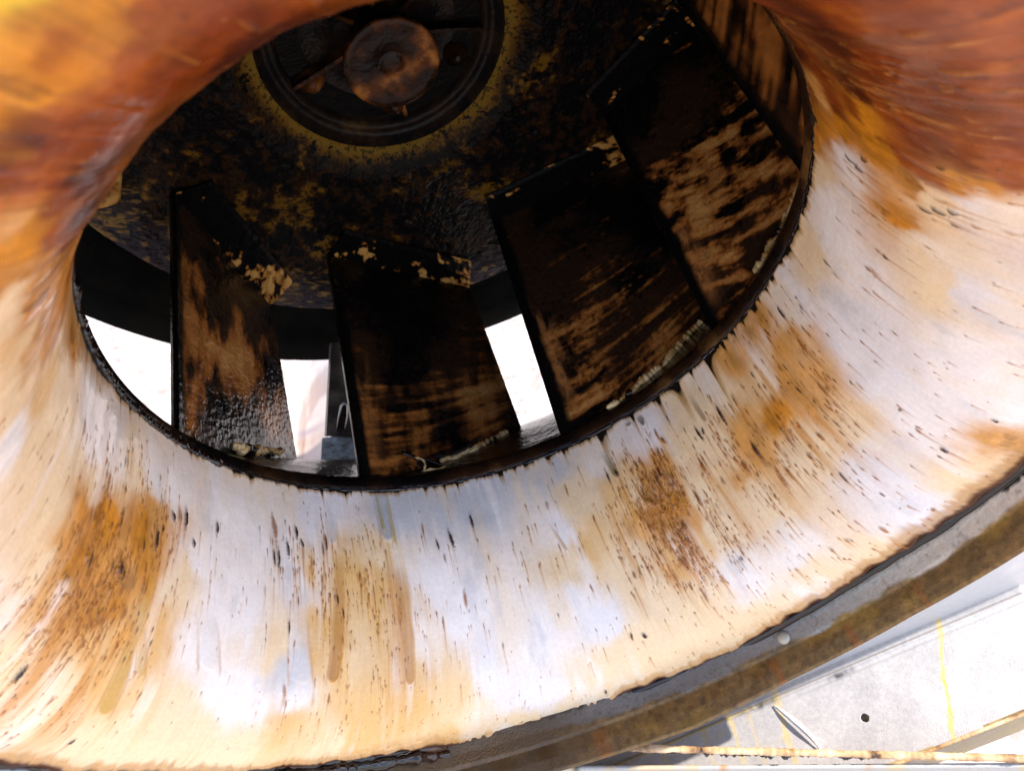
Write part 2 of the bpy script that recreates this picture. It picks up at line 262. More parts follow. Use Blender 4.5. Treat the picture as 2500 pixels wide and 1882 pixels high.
DRIPS=[(-103.6,.24,-105.6,.60,1.0,(.46,.185,.03),1.),(-91.5,.27,-92,.635,1.05,(.52,.24,.07),1.),(-113,.36,-111,.60,1.9,(.66,.58,.54),.55),
       (-111.2,.60,-111,.665,2.4,(.80,.70,.60),.6),(-92.4,.015,-92.6,.20,1.6,(.33,.35,.36),.75),(-93.8,.02,-93.4,.17,.35,(.42,.30,.05),.8),(-91,.02,-91.6,.21,.35,(.42,.30,.05),.7),
       (-104.2,.11,-104.2,.21,1.0,(.50,.48,.46),.55),(-142,.32,-140,.75,1.0,(.52,.28,.05),.8),(-141,.50,-137.5,.63,.8,(.60,.34,.1),.7),(-130,.42,-127,.58,1.6,(.68,.60,.55),.5),
       (-44,.10,-43.2,.20,.7,(.14,.12,.02),.9),(-34,.03,-33.5,.10,.7,(.08,.07,.05),.9),(-36.5,.03,-36.5,.075,.8,(.08,.07,.05),.9),(-43.5,.22,-43,.34,.5,(.60,.28,.04),.8),
       (-60,.24,-58.5,.34,.25,(.52,.26,.05),.8),(-22,.1,-21.5,.2,.6,(.14,.05,.02),.7)]
# ================================================================ fan housing (fixed parts, one thing)
housing = empty('fan_housing', 'white sheet metal fan housing with a flared inlet cone stained by orange brown grease', 'fan housing')
t_vis = np.concatenate([np.linspace(-180,-166,70,endpoint=False), np.linspace(-166,40,1400,endpoint=False), np.linspace(40,80,120,endpoint=False), np.linspace(80,125,60,endpoint=False), np.linspace(125,180,260,endpoint=False)])
s_vis = np.concatenate([np.linspace(0,.08,24,endpoint=False), np.linspace(.08,1,600)])
col, hh = paint_cone(t_vis, s_vis)
Tg, Sg = np.meshgrid(t_vis, s_vis, indexing='ij')
Vc = cone_point(Tg, Sg, 0)
nrm = cone_point(Tg, Sg, .01)-Vc
low = .006*fbm(Tg/9, Sg*4, 3, 90)*ss(0,.2,Sg)
Vc = Vc+nrm*100*(hh+low)[...,None]
n_, m_ = Vc.shape[:2]
V = Vc.reshape(-1,3); F = grid_faces(n_, m_, wrap=True, flip=True)
colr = np.concatenate([col, np.ones(col.shape[:2]+(1,))],-1).reshape(-1,4)
# outer skin of the sheet
tb = np.linspace(-180,180,121)[:-1]; sb = np.linspace(0,1,24); Tb,Sb = np.meshgrid(tb,sb,indexing='ij')
Vb = cone_point(Tb,Sb,-.02).reshape(-1,3); Fb = grid_faces(120,24,wrap=True)+len(V)
V = np.concatenate([V,Vb]); F = np.concatenate([F,Fb]); colr = np.concatenate([colr, np.tile([.45,.42,.4,1],(len(Vb),1))])
link('inlet_cone', mesh_np('inlet_cone', V, F, True, colr), M_cone, housing)
# rolled beads of grease: along the throat edge and along the outer gap
def roll(name, path, rad, mat, parent, seg=10, seed=0, amp=.5, freq=1., label=None):
    P = np.array(path,float); n = len(P); Tn = np.gradient(P,axis=0); Tn /= np.linalg.norm(Tn,axis=1)[:,None]
    up = np.array([0,0,1.]); A = np.cross(Tn,up); A /= np.linalg.norm(A,axis=1)[:,None]; B = np.cross(A,Tn)
    i = np.arange(n)*freq; r = rad*(1+amp*fbm(i*.23,i*0,3,seed)+amp*.5*vnoise(i*.9,i*0,seed+5)); r = np.maximum(r,rad*.25)
    r *= np.clip(np.minimum(np.arange(n),n-1-np.arange(n))/3.,.05,1)
    ph = np.linspace(0,2*np.pi,seg,endpoint=False)
    rr = r[:,None]*(1+.25*amp*vnoise(i[:,None]*.5+ph*0, ph*1.3+0*i[:,None], seed+9))
    V = P[:,None]+rr[...,None]*(np.cos(ph)[None,:,None]*A[:,None]+np.sin(ph)[None,:,None]*B[:,None])
    F = np.concatenate([grid_faces(n,seg), np.array([[a*seg+seg-1,(a+1)*seg+seg-1,(a+1)*seg,a*seg] for a in range(n-1)])])
    o = link(name, mesh_np(name,V.reshape(-1,3),F,True), mat, parent)
    if label: o['label'] = label
    return o
def arc(t0,t1,r,z,n): 
    t = np.linspace(t0,t1,n); r_ = r(t) if callable(r) else r+0*t; z_ = z(t) if callable(z) else z+0*t
    return np.stack([r_*np.cos(np.radians(t)), r_*np.sin(np.radians(t)), z_],-1)
roll('grease_bead', arc(-178,-124,1.002,.002,260), .0115, M_bead, housing, seed=3, amp=.6, freq=.6)
roll('grease_bead', arc(-126,46,1.004,.001,700), .0055, M_bead, housing, seed=4, amp=.5, freq=.5)
roll('grease_bead', arc(-150,-84,lambda t: rimr(t)+.012, .805, 260), .012, M_bead, housing, seed=8, amp=.6, freq=.3)
roll('grease_bead', arc(-114,-84,lambda t: rimr(t)+.028, .825, 160), .022, M_bead, housing, seed=28, amp=.4, freq=.3)  # thicker grease bead, also shapes the dark gap below the rim
roll('grease_bead', arc(-78,14,lambda t: rimr(t)+.016, .81, 420), .015, M_bead, housing, seed=18, amp=.28, freq=.12)
# ring flange: a low wall round the cone with a creased outer edge, and the base plate behind it
def paint_simple(V, fn):
    c = fn(V); return np.concatenate([np.clip(c,.003,.9), np.ones((len(c),1))],-1)
tr = np.linspace(-100,118,640)
prof = [(1.405,.775),(1.412,.80),(1.418,.84),(1.421,.875),(1.424,.885),(1.422,.93),(1.424,.972),(1.430,.979),(1.440,.978),(1.445,.965),(1.446,.78)]
pz = []
for (a,b),(c,d) in zip(prof[:-1],prof[1:]):
    for q in np.linspace(0,1,8,endpoint=False): pz.append((a+(c-a)*q,b+(d-b)*q))
pz.append(prof[-1]); pz = np.array(pz)
tt = np.radians(tr)
zs = np.interp(tr,[-70,-58,-50,-35,-16,1],[0,.01,.018,0,-.004,.006])*1.0
V = np.stack([pz[None,:,0]*np.cos(tt)[:,None], pz[None,:,0]*np.sin(tt)[:,None], pz[None,:,1]+zs[:,None]*ss(.9,.97,pz[:,1])[None]],-1).reshape(-1,3)
def ring_col(V):
    a = np.degrees(np.arctan2(V[:,1],V[:,0])); z = V[:,2]
    edge = .874+.012*fbm(a*.25,a*0,3,4)+.01*ss(-20,10,a)-.05*ss(-45,-80,a)
    k = ss(edge-.008,edge+.008,z)[:,None]
    lav = np.array([.54,.45,.37])*(1+.12*fbm(a*3,z*90,3,5))[:,None]
    lav = lav*(1-ss(5,-50,a)*.72)[:,None]  # shading painted in, darker towards the lower left
    brn = np.array([.16,.085,.026])*(1+.45*fbm(a*1.4,z*60,4,6))[:,None]
    brn = brn*(1-k*0)+ss(.2,.8,fbm(a*.12,z*8,3,7))[:,None]*np.array([.08,.045,.0])
    c = lav*(1-k)+brn*k
    for (a0,w_) in ((-36,.55),(-24.5,.5),(-13.5,.3),(-63,1.0)):
        m = (np.exp(-((a-a0-2*(z-.93))/w_)**2)*ss(.885,.91,z))[:,None]*.75
        c = c*(1-m)+np.array([.27,.085,.012])*m
    m = (ss(.45,.8,fbm(a*4,z*60,3,8))*.6)[:,None]; c = c*(1-m*.5)
    q_ = .800+.010*fbm(a*1.2,a*0,3,9)+.03*ss(-12,12,a); m = (1-ss(q_,q_+.008,z))[:,None]; c = c*(1-m)+np.array([.012,.008,.007])*m
    m = (ss(-58,-72,a))[:,None]*.85; c = c*(1-m)+np.array([.06,.035,.015])*m  # dark end paints the shade of the gap below the rim
    return c
me = mesh_np('ring_flange', V, grid_faces(640,len(pz),flip=True), True, paint_simple(V,ring_col)); link('ring_flange', me, M_alu, housing)
# base plate (square, round hole), at z .895, seen in the slot between ring and skirt
zb = .893; ob = []
N = 160; inn = [(1.44*math.cos(2*math.pi*i/N),1.44*math.sin(2*math.pi*i/N)) for i in range(N)]
# square turned 45 degrees: |x|+|y| style corners; its lower right side is x-y = 2.69
L_ = 2.69/math.sqrt(2)
def sq(a):
    d = [(math.cos(math.radians(b)),math.sin(math.radians(b))) for b in (-45,45,135,225)]
    c,s_ = math.cos(a),math.sin(a); mx = max((c*x+s_*y)/(L_ if i in (0,3) else 1.55) for i,(x,y) in enumerate(d)); return (c/mx, s_/mx)
inn = [(math.cos(q_)*max(1.44,float(rimr(math.degrees(q_)))+.02),math.sin(q_)*max(1.44,float(rimr(math.degrees(q_)))+.02)) for q_ in [2*math.pi*i/N for i in range(N)]]
outp = [sq(2*math.pi*i/N) for i in range(N)]
outp = [(x,y) if math.hypot(x,y)>math.hypot(*inn[i])+.03 else (inn[i][0]*1.03,inn[i][1]*1.03) for i,(x,y) in enumerate(outp)]
Vp = [(x,y,z) for z in (zb,zb-.03) for (x,y) in inn+outp]
Fp = []
for i in range(N):
    j = (i+1)%N
    Fp += [(i,i+N,j+N,j),(i+2*N,j+2*N,j+3*N,i+3*N),(i,j,j+2*N,i+2*N),(i+N,i+3*N,j+3*N,j+N)]
base = link('base_plate', pymesh('base_plate', Vp, Fp), M_panel, housing)
def flatpaint(o, c):
    me = o.data; a = me.color_attributes.new('paint','FLOAT_COLOR','POINT'); a.data.foreach_set('color', np.tile(np.array([*c,1],np.float32),len(me.vertices)))
flatpaint(base, (.52,.50,.50))
# skirt wall: inner face in the plane x - y = 2.69 from the plate to its hem
e1 = np.array([.7071,.7071,0]); nin = np.array([-.7071,.7071,0])
def skirt_pt(u, z, out=0): return e1*u + np.array([1.345,-1.345,0]) - nin*out + np.array([0,0,z])
nu, nz_ = 620, 300
us = np.linspace(-.75,1.15,nu); zz = np.linspace(.885,1.283,nz_)
U,Z = np.meshgrid(us,zz,indexing='ij')
hole = (.419,1.106,.0165)
dh = np.hypot(U-hole[0], Z-hole[1])
out = .03*ss(.915,.885,Z)*-1 + .0025*fbm(U*3,Z*4,2,3)
out = out-.006*np.exp(-((Z-.925)/.006)**2)
V = skirt_pt(0,0)[None,None]+U[...,None]*e1-out[...,None]*nin+Z[...,None]*np.array([0,0,1.])
def skirt_col():
    c = np.zeros(U.shape+(3,))+np.array([.37,.34,.325])
    c *= (1+.09*fbm(U*90,Z*90,3,4)+.10*fbm(U*6,Z*5,3,5))[...,None]
    def mx(m,d): 
        nonlocal c
        c = c*(1-m[...,None])+np.array(d)*m[...,None]
    # yellow runs (u at the top, u at the bottom, width, strength)
    for (u0,u1,w_,k) in ((.83,.656,.010,.9),(.155,.09,.014,.65),(-.05,-.09,.009,.7),(-.17,-.19,.012,.5),(.02,.0,.01,.3),(-.35,-.36,.01,.5)):
        f = (Z-.9)/.383; uc = u0+(u1-u0)*f+.006*fbm(Z*25,Z*0,3,int(u0*100)+200)
        m = np.exp(-np.abs((U-uc)/(w_*(1+.4*fbm(Z*30,Z*0,2,9))))**3)*k*(.75+.25*fbm(U*80,Z*30,2,10)); mx(np.clip(m,0,1),(.56,.38,.05))
    mx(np.exp(-((Z-.922)/.006)**2)*ss(.35,-.1,U)*.7,(.45,.30,.05))
    # black smudges by the crease
    mx(np.clip(np.exp(-((U-.42)/.05)**4)*np.exp(-((Z-.935)/.012)**2)*(.7+.5*fbm(U*60,Z*40,3,12)),0,1)*.85,(.03,.028,.025))
    mx(np.clip(np.exp(-((U-.07)/.075)**4)*np.exp(-((Z-.925)/.014)**2)*(.8+.6*fbm(U*50,Z*40,3,13)),0,1)*.9,(.03,.028,.025))
    mx(np.exp(-((Z-.916)/.004)**2)*.6,(.12,.11,.10))
    mx(np.exp(-((Z-.948)/.004)**2)*ss(.1,.4,U)*.45,(.2,.2,.2))
    mx(ss(.4,.7,fbm(U*9,Z*30,4,14))*ss(.3,-.3,U)*.35,(.45,.33,.12))
    return c
cs = skirt_col()
nF = grid_faces(nu,nz_); cen = (nF//1)[:,0]; keep = (dh.ravel()[nF].max(1) > hole[2])
colv = np.concatenate([cs,np.ones(cs.shape[:2]+(1,))],-1).reshape(-1,4)
Vs = V.reshape(-1,3); n0 = len(Vs)
Vback = np.array([skirt_pt(u,z,.02) for u in (-.75,1.15) for z in (.885,1.283)])
skirt = link('skirt_panel', mesh_np('skirt_panel', Vs, nF[keep], True, colv), M_panel, housing)
md = skirt.modifiers.new('thickness','SOLIDIFY'); md.thickness = .012*S; md.offset = 1
# folded flange running out from the skirt's lower edge
fl = []
Vf,Ff = prism([skirt_pt(-.75,1.283,0),skirt_pt(1.15,1.283,0),skirt_pt(1.15,1.30,.42),skirt_pt(-.75,1.30,.42)],(0,0,-.012))
M_brown = ramp_mat('brown_sheet', [(.35,(.10,.06,.02)),(.5,(.24,.17,.06)),(.65,(.36,.28,.14))], 22, (.3,.6), stretch=(1,1,.4), bumps=((150,.0006,3,(1,1,1)),), metal=.2)  # mottled brown sheet colour
link('skirt_flange', pymesh('skirt_flange', Vf, Ff), M_brown, housing)
# rolled hem between skirt and flange
roll('hem', np.array([skirt_pt(u,1.284,-.004) for u in np.linspace(-.75,1.15,300)]), .007, M_tan, housing, seed=12, amp=.1)
# dark screw behind the hole
Vh,Fh = lathe([(.0001,0),(.03,0),(.03,.01)],24)
Mh = np.stack([e1,np.array([0,0,1.]),nin],-1)
hp = skirt_pt(hole[0],hole[1],.03)
link('screw_hole', mesh_np('screw_hole', Vh@Mh.T+hp, Fh, True), M_brown, housing)
rg = [(hole[2]*1.05*math.cos(a),hole[2]*1.05*math.sin(a)) for a in np.linspace(0,2*math.pi,40)]
# rivet on the ring flange
def dome(c, nrm, r, h, n=28, k=8, prof=None):
    nrm = np.array(nrm,float); nrm /= np.linalg.norm(nrm); a = np.cross(nrm,[.3,.2,.9]); a /= np.linalg.norm(a); b = np.cross(nrm,a)
    pr = prof or [(r*math.cos(q),h*math.sin(q)) for q in np.linspace(0,math.pi/2*.98,k)]
    V,F = lathe(pr,n); return V[:,:1]*a+V[:,1:2]*b+V[:,2:3]*nrm+np.array(c,float), F
def on_wall(td,z,r=1.42): return np.array([r*math.cos(math.radians(td)),r*math.sin(math.radians(td)),z])
rv = on_wall(-33,.848,1.417); V,F = dome(rv, -rv*np.array([1,1,0]), .024, .014)
me = mesh_np('rivet',V,F,True,np.tile([.42,.36,.28,1],(len(V),1))); link('rivet',me,M_alu,housing)
# motor deck: stepped black rings behind the wheel, hollow middle filled by a plate
V,F = lathe([(.2,-1.60),(1.0,-1.60),(1.40,-1.56),(1.42,-1.47),(1.60,-1.462),(1.61,-1.445),(1.74,-1.438),(1.75,-1.425),(1.865,-1.415),(1.887,-1.412),(1.893,-1.42),(1.893,-1.50),(1.70,-1.66),(.2,-1.70)],220)
link('motor_deck', mesh_np('motor_deck',V,F,True), M_deck, housing)
for a in (25,115,205,330):
    r_ = math.radians(a); c,s_ = math.cos(r_),math.sin(r_)
    V,F = prism([(1.86*c-.03*s_,1.86*s_+.03*c,-1.45),(1.86*c+.03*s_,1.86*s_-.03*c,-1.45),(1.80*c+.03*s_,1.80*s_-.03*c,.865),(1.80*c-.03*s_,1.80*s_+.03*c,.865)] if False else [(1.80*c-.03*s_,1.80*s_+.03*c,-1.45),(1.80*c+.03*s_,1.80*s_-.03*c,-1.45),(1.80*c+.03*s_,1.80*s_-.03*c,-1.42),(1.80*c-.03*s_,1.80*s_+.03*c,-1.42)],(0,0,2.28))
    if a in (25,115,205): link('support_post', pymesh('support_post',V,F), M_deck, housing)
# ================================================================ the wheel (turns as one)
V,F = lathe([(2.05,.885),(2.05,-2.0),(2.03,-2.02),(2.02,-2.0),(2.02,.885)],90,-35,215)  # partial unseen shell, added to keep sun off the wheel; underside left open
link('windband_shade', mesh_np('windband_shade',V,F,True), M_deck, housing)
wheel = empty('impeller', 'black grease caked fan impeller with slanted flat blades behind the round inlet', 'impeller')
tb = np.concatenate([np.linspace(-180,60,1500,endpoint=False),np.linspace(60,180,120,endpoint=False)])
rb = np.linspace(.468,1.374,420)
Tg,Rg = np.meshgrid(tb,rb,indexing='ij'); X = Rg*np.cos(np.radians(Tg)); Y = Rg*np.sin(np.radians(Tg))
n1 = fbm(X*5,Y*5,5,101); n2 = fbm(X*28,Y*28,4,102); n3 = fbm(X*75,Y*75,2,103); n4 = fbm(X*2.2+5,Y*2.2,3,104)
must = np.array((.15,.066,.007)); dkb = np.array((.020,.008,.003)); blk = np.array((.003,.0026,.0026))
c = np.zeros(X.shape+(3,))+blk
def mixb(c,d,f): f = np.clip(f,0,1)[...,None]; return c*(1-f)+np.asarray(d)*f
c = mixb(c,dkb,ss(-.2,.5,n2+.6*n1+.1))
c = mixb(c,must*.8,ss(.2,.65,n1*.9+n2*.55+n4*.25-.15)*.9)
ringm = ss(.56,.47,Rg+.04*n1+.015*n2)
c = mixb(c,must*1.0,ringm*ss(-.45,.05,n2*.9+n3*.4+(.56-Rg)*5.5))
c = mixb(c,(.13,.075,.008),ss(.515,.485,Rg+.02*n1)*ss(-.8,-.1,n3)*.9)
c = mixb(c,blk*1.3,ss(.25,.55,n3+.25*n2)*.7)
c = mixb(c,(.05,.04,.045),ss(1.12,1.3,Rg+.06*n1)*.6)  # lavender sheen of the wet rim, painted into the colour
rip = fbm(X*22,Y*46,3,106)
c = mixb(c,(.22,.12,.03),ss(1.05,1.25,Rg+.08*n1)*ss(.25,.6,rip+.3*n1)*.7)
hb = .003*n2*ss(.52,.6,Rg)+.0012*n3+.009*rip*ss(1.08,1.2,Rg+.05*n1)*ss(1.38,1.33,Rg)
zbk = -1.29-.05*ss(.62,.47,Rg)
V = np.stack([X,Y,zbk+hb],-1).reshape(-1,3); F = grid_faces(len(tb),len(rb),wrap=True)
cc = np.concatenate([c,np.ones(c.shape[:2]+(1,))],-1).reshape(-1,4)
V2,F2 = lathe([(1.374,-1.30),(1.380,-1.305),(1.380,-1.335),(1.374,-1.34),(.30,-1.42)],200); F2 = F2+len(V)
V = np.concatenate([V,V2]); F = np.concatenate([F,F2]); cc = np.concatenate([cc,np.tile([*blk,1],(len(V2),1))])
link('backplate', mesh_np('backplate',V,F,True,cc), M_wheel, wheel)
# hub: recess, ribs, bolts, boss and cap
V,F = lathe([(.474,-1.334),(.468,-1.34),(.452,-1.37),(.43,-1.385),(.425,-1.375),(.405,-1.372),(.395,-1.40),(.385,-1.43),(.12,-1.435),(.10,-1.36),(.10,-1.19)],160)
hub = link('hub', mesh_np('hub',V,F,True), M_black, wheel)
capc = []
V,F = lathe([(.0001,-1.150),(.022,-1.149),(.040,-1.152),(.046,-1.158),(.052,-1.156),(.11,-1.157),(.150,-1.156),(.168,-1.153),(.175,-1.158),(.176,-1.168),(.170,-1.185),(.10,-1.19)],96)
M_cap = ramp_mat('rusty_brown_grease', [(.38,(.006,.003,.002)),(.50,(.022,.008,.003)),(.60,(.09,.026,.006)),(.70,(.30,.11,.02))], 20, (.15,.4), bumps=((120,.0005,3,(1,1,1)),(30,.0008,3,(1,1,1))), spec=.1)
link('hub_cap', mesh_np('hub_cap',V,F,True), M_cap, wheel)
def rib(a,r0,r1,z0,z1,wd=.008):
    c,s_ = math.cos(math.radians(a)),math.sin(math.radians(a)); px,py = -s_*wd,c*wd
    V,F = prism([(r0*c+px,r0*s_+py,z0),(r0*c-px,r0*s_-py,z0),(r1*c-px,r1*s_-py,z0),(r1*c+px,r1*s_+py,z0)],(0,0,z1-z0)); return V,F
for a in (14,62,118,170,-134,-60): V,F = rib(a,.11,.40,-1.43,-1.372 if a not in(-60,) else -1.40); link('rib', pymesh('rib',V,F), M_cap, hub)
for a in (-128,-66,-8):
    c_ = np.array([.335*math.cos(math.radians(a)),.335*math.sin(math.radians(a)),-1.432])
    V,F = dome(c_,(0,0,1),.04,.045,prof=[(.052,0),(.05,.02),(.040,.03),(.034,.045),(.026,.062),(.012,.07),(.0005,.071)])
    link('bolt', mesh_np('bolt',V,F,True), M_cap, hub)
V,F = dome((.06,.30,-1.43),(0,0,1),.05,.1,prof=[(.07,0),(.068,.08),(.06,.10),(.0005,.1)]); link('shaft_nut', mesh_np('shaft_nut',V,F,True), M_cap, hub)
V,F = dome((-.12,.34,-1.43),(0,0,1),.05,.1,prof=[(.05,0),(.05,.16),(.045,.17),(.0005,.17)]); link('shaft_nut', mesh_np('shaft_nut',V,F,True), M_deck, hub)
V,F = dome((.735,-.26,-1.285),(0,0,1),.02,.012); link('plate_rivet', mesh_np('plate_rivet',V,F,True), M_black, wheel)
V,F = dome((.30,-.80,-1.285),(0,0,1),.02,.012); link('plate_rivet', mesh_np('plate_rivet',V,F,True), M_black, wheel)
# shroud of the wheel, behind the cone's edge
V,F = lathe([(1.007,.012),(1.006,-.035),(1.028,-.058),(1.05,-.075),(1.12,-.15),(1.22,-.25),(1.31,-.33),(1.395,-.395),(1.40,-.405),(1.395,-.415),(1.30,-.345),(1.21,-.265),(1.11,-.165),(1.04,-.09),(1.018,-.07),(.996,-.04),(1.001,.012),(1.007,.012)],260)
M_shroud = ramp_mat('black_brown_grease_film', [(.44,(.004,.003,.003)),(.58,(.025,.010,.004)),(.72,(.16,.07,.018))], 9, (.1,.3), stretch=(1,1,1), bumps=((120,.001,3,(1,1,1)),(25,.002,3,(1,1,1))), spec=.16)
link('wheel_shroud', mesh_np('wheel_shroud',V,F,True), M_shroud, wheel)
# blades
lead = {0:-130.5,1:-89.6,2:-45.2,3:-5.4}
trail = {0:-99.7,1:-58.4,2:-9.0,3:20.5}
for i,(a,b) in enumerate(((34,63),(74,103),(114,143),(154,183),(190,221))): lead[4+i]=a; trail[4+i]=b
bz = -1.286
def foot(r): return np.interp(r,[1.03,1.05,1.12,1.22,1.31,1.40],[-.058,-.078,-.152,-.252,-.332,-.40])
tanb = np.array((.50,.225,.062)); org = np.array((.33,.105,.020))
for i in range(9):
    p0 = np.array([1.03*math.cos(math.radians(lead[i])),1.03*math.sin(math.radians(lead[i]))]); p1 = np.array([1.374*math.cos(math.radians(trail[i])),1.374*math.sin(math.radians(trail[i]))])
    ch = p1-p0; L = np.linalg.norm(ch); e = ch/L; nn = np.array([e[1],-e[0]]) # outward-ish normal
    if nn@((p0+p1)/2) < 0: nn = -nn
    nu_,nv_ = (260,360) if i<4 else (40,50)
    u = np.linspace(0,1,nu_); v = np.linspace(0,1,nv_); U_,V_ = np.meshgrid(u,v,indexing='ij')
    p0 = p0-e*.03; ch = p1-p0; L = np.linalg.norm(ch)
    tw_ = math.radians(-4.2); p0f = np.array([p0[0]*math.cos(tw_)-p0[1]*math.sin(tw_), p0[0]*math.sin(tw_)+p0[1]*math.cos(tw_)])
    XY = p0+U_[...,None]*ch+((1-U_)*V_)[...,None]*(p0f-p0); rr = np.hypot(XY[...,0],XY[...,1]); zf = foot(rr)
    Zb = bz+(zf-bz)*V_
    a_ = U_*L; h_ = V_*1.15; sd = 200+i*13
    # dirt is flung across the blade: streaks run mostly along the chord near the foot and up the blade near the leading edge
    s1 = fbm(a_*2.2,h_*16+a_*3,5,sd); s2 = fbm(a_*14,h_*4,5,sd+1); s3 = fbm(a_*60,h_*60,3,sd+2); s4 = fbm(a_*3,h_*3,4,sd+3)
    c = np.zeros(U_.shape+(3,))+blk
    c = mixb(c,(.028,.012,.006),ss(-.3,.4,s4+.4*s3))
    br1 = fbm(a_*3+h_*1.5,h_*26,4,sd+7); br2 = fbm(a_*13,h_*4.5+a_*5,5,sd+8); br3 = fbm(a_*6+h_*4,h_*22-a_*16,4,sd+9)
    if i==0:   m = .62*np.exp(-((V_-.60)/.24)**2)*ss(1.05,.6,U_)+.60*br2+.45*s4-.30+.25*np.exp(-((U_-.22)/.1)**2)*ss(.2,.4,V_)*ss(.75,.6,V_)
    elif i==1: m = .75*ss(.50,.82,V_)*ss(1.0,.85,U_*.6+V_*.4)+.40*br1+.30*br2+.45*s4+.15*s2-.48
    elif i==2: m = .50*ss(.50,.60,V_)+.62*br1+.3*br2+.18*s3-.42+.35*np.exp(-((V_-.60-.1*U_)/.045)**2)*ss(.85,.3,U_)
    elif i==3: m = .75*ss(.22,.50,V_)+.80*br3+.35*br2+.12*s3-.62
    else:      m = .4*ss(.2,.6,V_)+.5*br1+.3*br2-.2
    c = mixb(c,(.10,.030,.007),ss(-.05,.30,m)); c = mixb(c,org,ss(.12,.50,m+.08*s3)); c = mixb(c,tanb,ss(.35,.95,m+.12*s3))
    # smear up the leading edge
    le = np.exp(-((U_-.085)/.05)**2)*ss(.35,.6,V_)*ss(.98,.8,V_)*ss(-.2,.4,s2+.3*s4)
    c = mixb(c,(.34,.125,.035),le*(1.0 if i in(2,3,0) else .45))
    c = mixb(c,blk,ss(.075,.04,U_+.01*s2)); c = mixb(c,blk,ss(.965,1,V_+.02*s3))
    c = mixb(c,blk,ss(.45,.8,s3+.3*s2)*.45)
    dh_ = .0015*s3+.003*s2*ss(.3,1,m)
    thk = .014+.012*ss(.05,.0,U_)
    Pf = np.concatenate([XY - nn*(thk/2)[...,None]-nn*dh_[...,None], Zb[...,None]],-1).reshape(-1,3)
    Pb = np.concatenate([XY + nn*(thk/2)[...,None], Zb[...,None]],-1).reshape(-1,3)
    Fg = grid_faces(nu_,nv_); k_ = len(Pf)
    # rim strips closing the two faces
    bo = [j for j in range(nv_)]+[q*nv_+nv_-1 for q in range(1,nu_)]+[(nu_-1)*nv_+j for j in range(nv_-2,-1,-1)]+[q*nv_ for q in range(nu_-2,0,-1)]
    Fr = np.array([[bo[q],bo[(q+1)%len(bo)],bo[(q+1)%len(bo)]+k_,bo[q]+k_] for q in range(len(bo))])
    cc = np.concatenate([c,np.ones(c.shape[:2]+(1,))],-1).reshape(-1,4); cb = np.tile([*blk,1],(k_,1))
    blade = link('blade', mesh_np('blade',np.concatenate([Pf,Pb]),np.concatenate([Fg,Fg[:,::-1]+k_,Fr]),False,np.concatenate([cc,cb])), M_blade, wheel)
    for pl_ in (blade.data.polygons,): pl_.foreach_set('use_smooth', np.ones(len(pl_),bool))
    # foot flange folded inwards on to the backplate, pale grease left in its middle
    nx_,ny_ = (300,80) if i<4 else (40,12)
    uu,vv = np.meshgrid(np.linspace(0,1,nx_),np.linspace(0,1,ny_),indexing='ij')
    wdt = .16
    XYf = p0+ch*(uu+.0)[...,None]*1.0 - nn*(wdt*vv)[...,None] + e*(.02*vv-.10*vv*uu)[...,None]
    q1 = fbm(uu*5,vv*2,4,sd+5); q2 = fbm(uu*22,vv*5+uu*9,3,sd+6)
    cf = np.zeros(uu.shape+(3,))+blk
    pm = ss(.10,.60,q1*.8+q2*.6+ss(.2,.95,uu)*.5+ss(.72,.9,uu)*.35-.35-np.abs(vv-.35)*.4)
    cf = mixb(cf,(.26,.09,.014),ss(0,.6,pm)); cf = mixb(cf,(.46,.23,.06),ss(.35,1.1,pm*(.7+.6*q2)+.25*q1)*ss(.1,.7,pm))
    hf = .012+.0022*q2*pm+.002*q2-.010*ss(.9,1,vv)
    Vf = np.concatenate([XYf,(bz+.0+hf)[...,None]],-1).reshape(-1,3)
    f_ = link('blade_flange', mesh_np('blade_flange',Vf,grid_faces(nx_,ny_),True,np.concatenate([cf,np.ones(cf.shape[:2]+(1,))],-1).reshape(-1,4)), M_wheel, blade)
    md = f_.modifiers.new('thickness','SOLIDIFY'); md.thickness = .010*S; md.offset = 0
    if i<4:
        # ragged weld of pale crust along the foot of the blade
        u0,u1 = ((.35,.80),(.42,.88),(.22,.74),(.32,.92))[i]
        q = np.linspace(u0,u1,160); xy = p0+q[:,None]*ch+(1-q)[:,None]*(p0f-p0) - nn*(.026+.004*vnoise(q*30,q*0,sd)+.008*fbm(q*14,q*0,2,sd+1))[:,None]
        zq = foot(np.hypot(xy[:,0],xy[:,1]))-.028+.008*fbm(q*26,q*0,2,sd+2)
        if i==0: zq = zq-.03
        roll('weld_bead', np.concatenate([xy,zq[:,None]],1), .0125, M_crust, blade, seed=sd, amp=.5, freq=.7)
# ================================================================ what is seen past the blades
def img(px,py,t):
    d = Rcw @ np.array([(px*2500/2212-1250)/2034.5, -(py*2500/2212-941)/2034.5, -1.]); return Rcw@(-Cc)+t*d

def slab(name, pts, thick, mat, parent=None):
    P = [img(*p) for p in pts]; nrm = np.cross(P[1]-P[0],P[2]-P[0]); nrm /= np.linalg.norm(nrm)
    V,F = prism(P, nrm*thick); return link(name, pymesh(name,V,F), mat, parent)
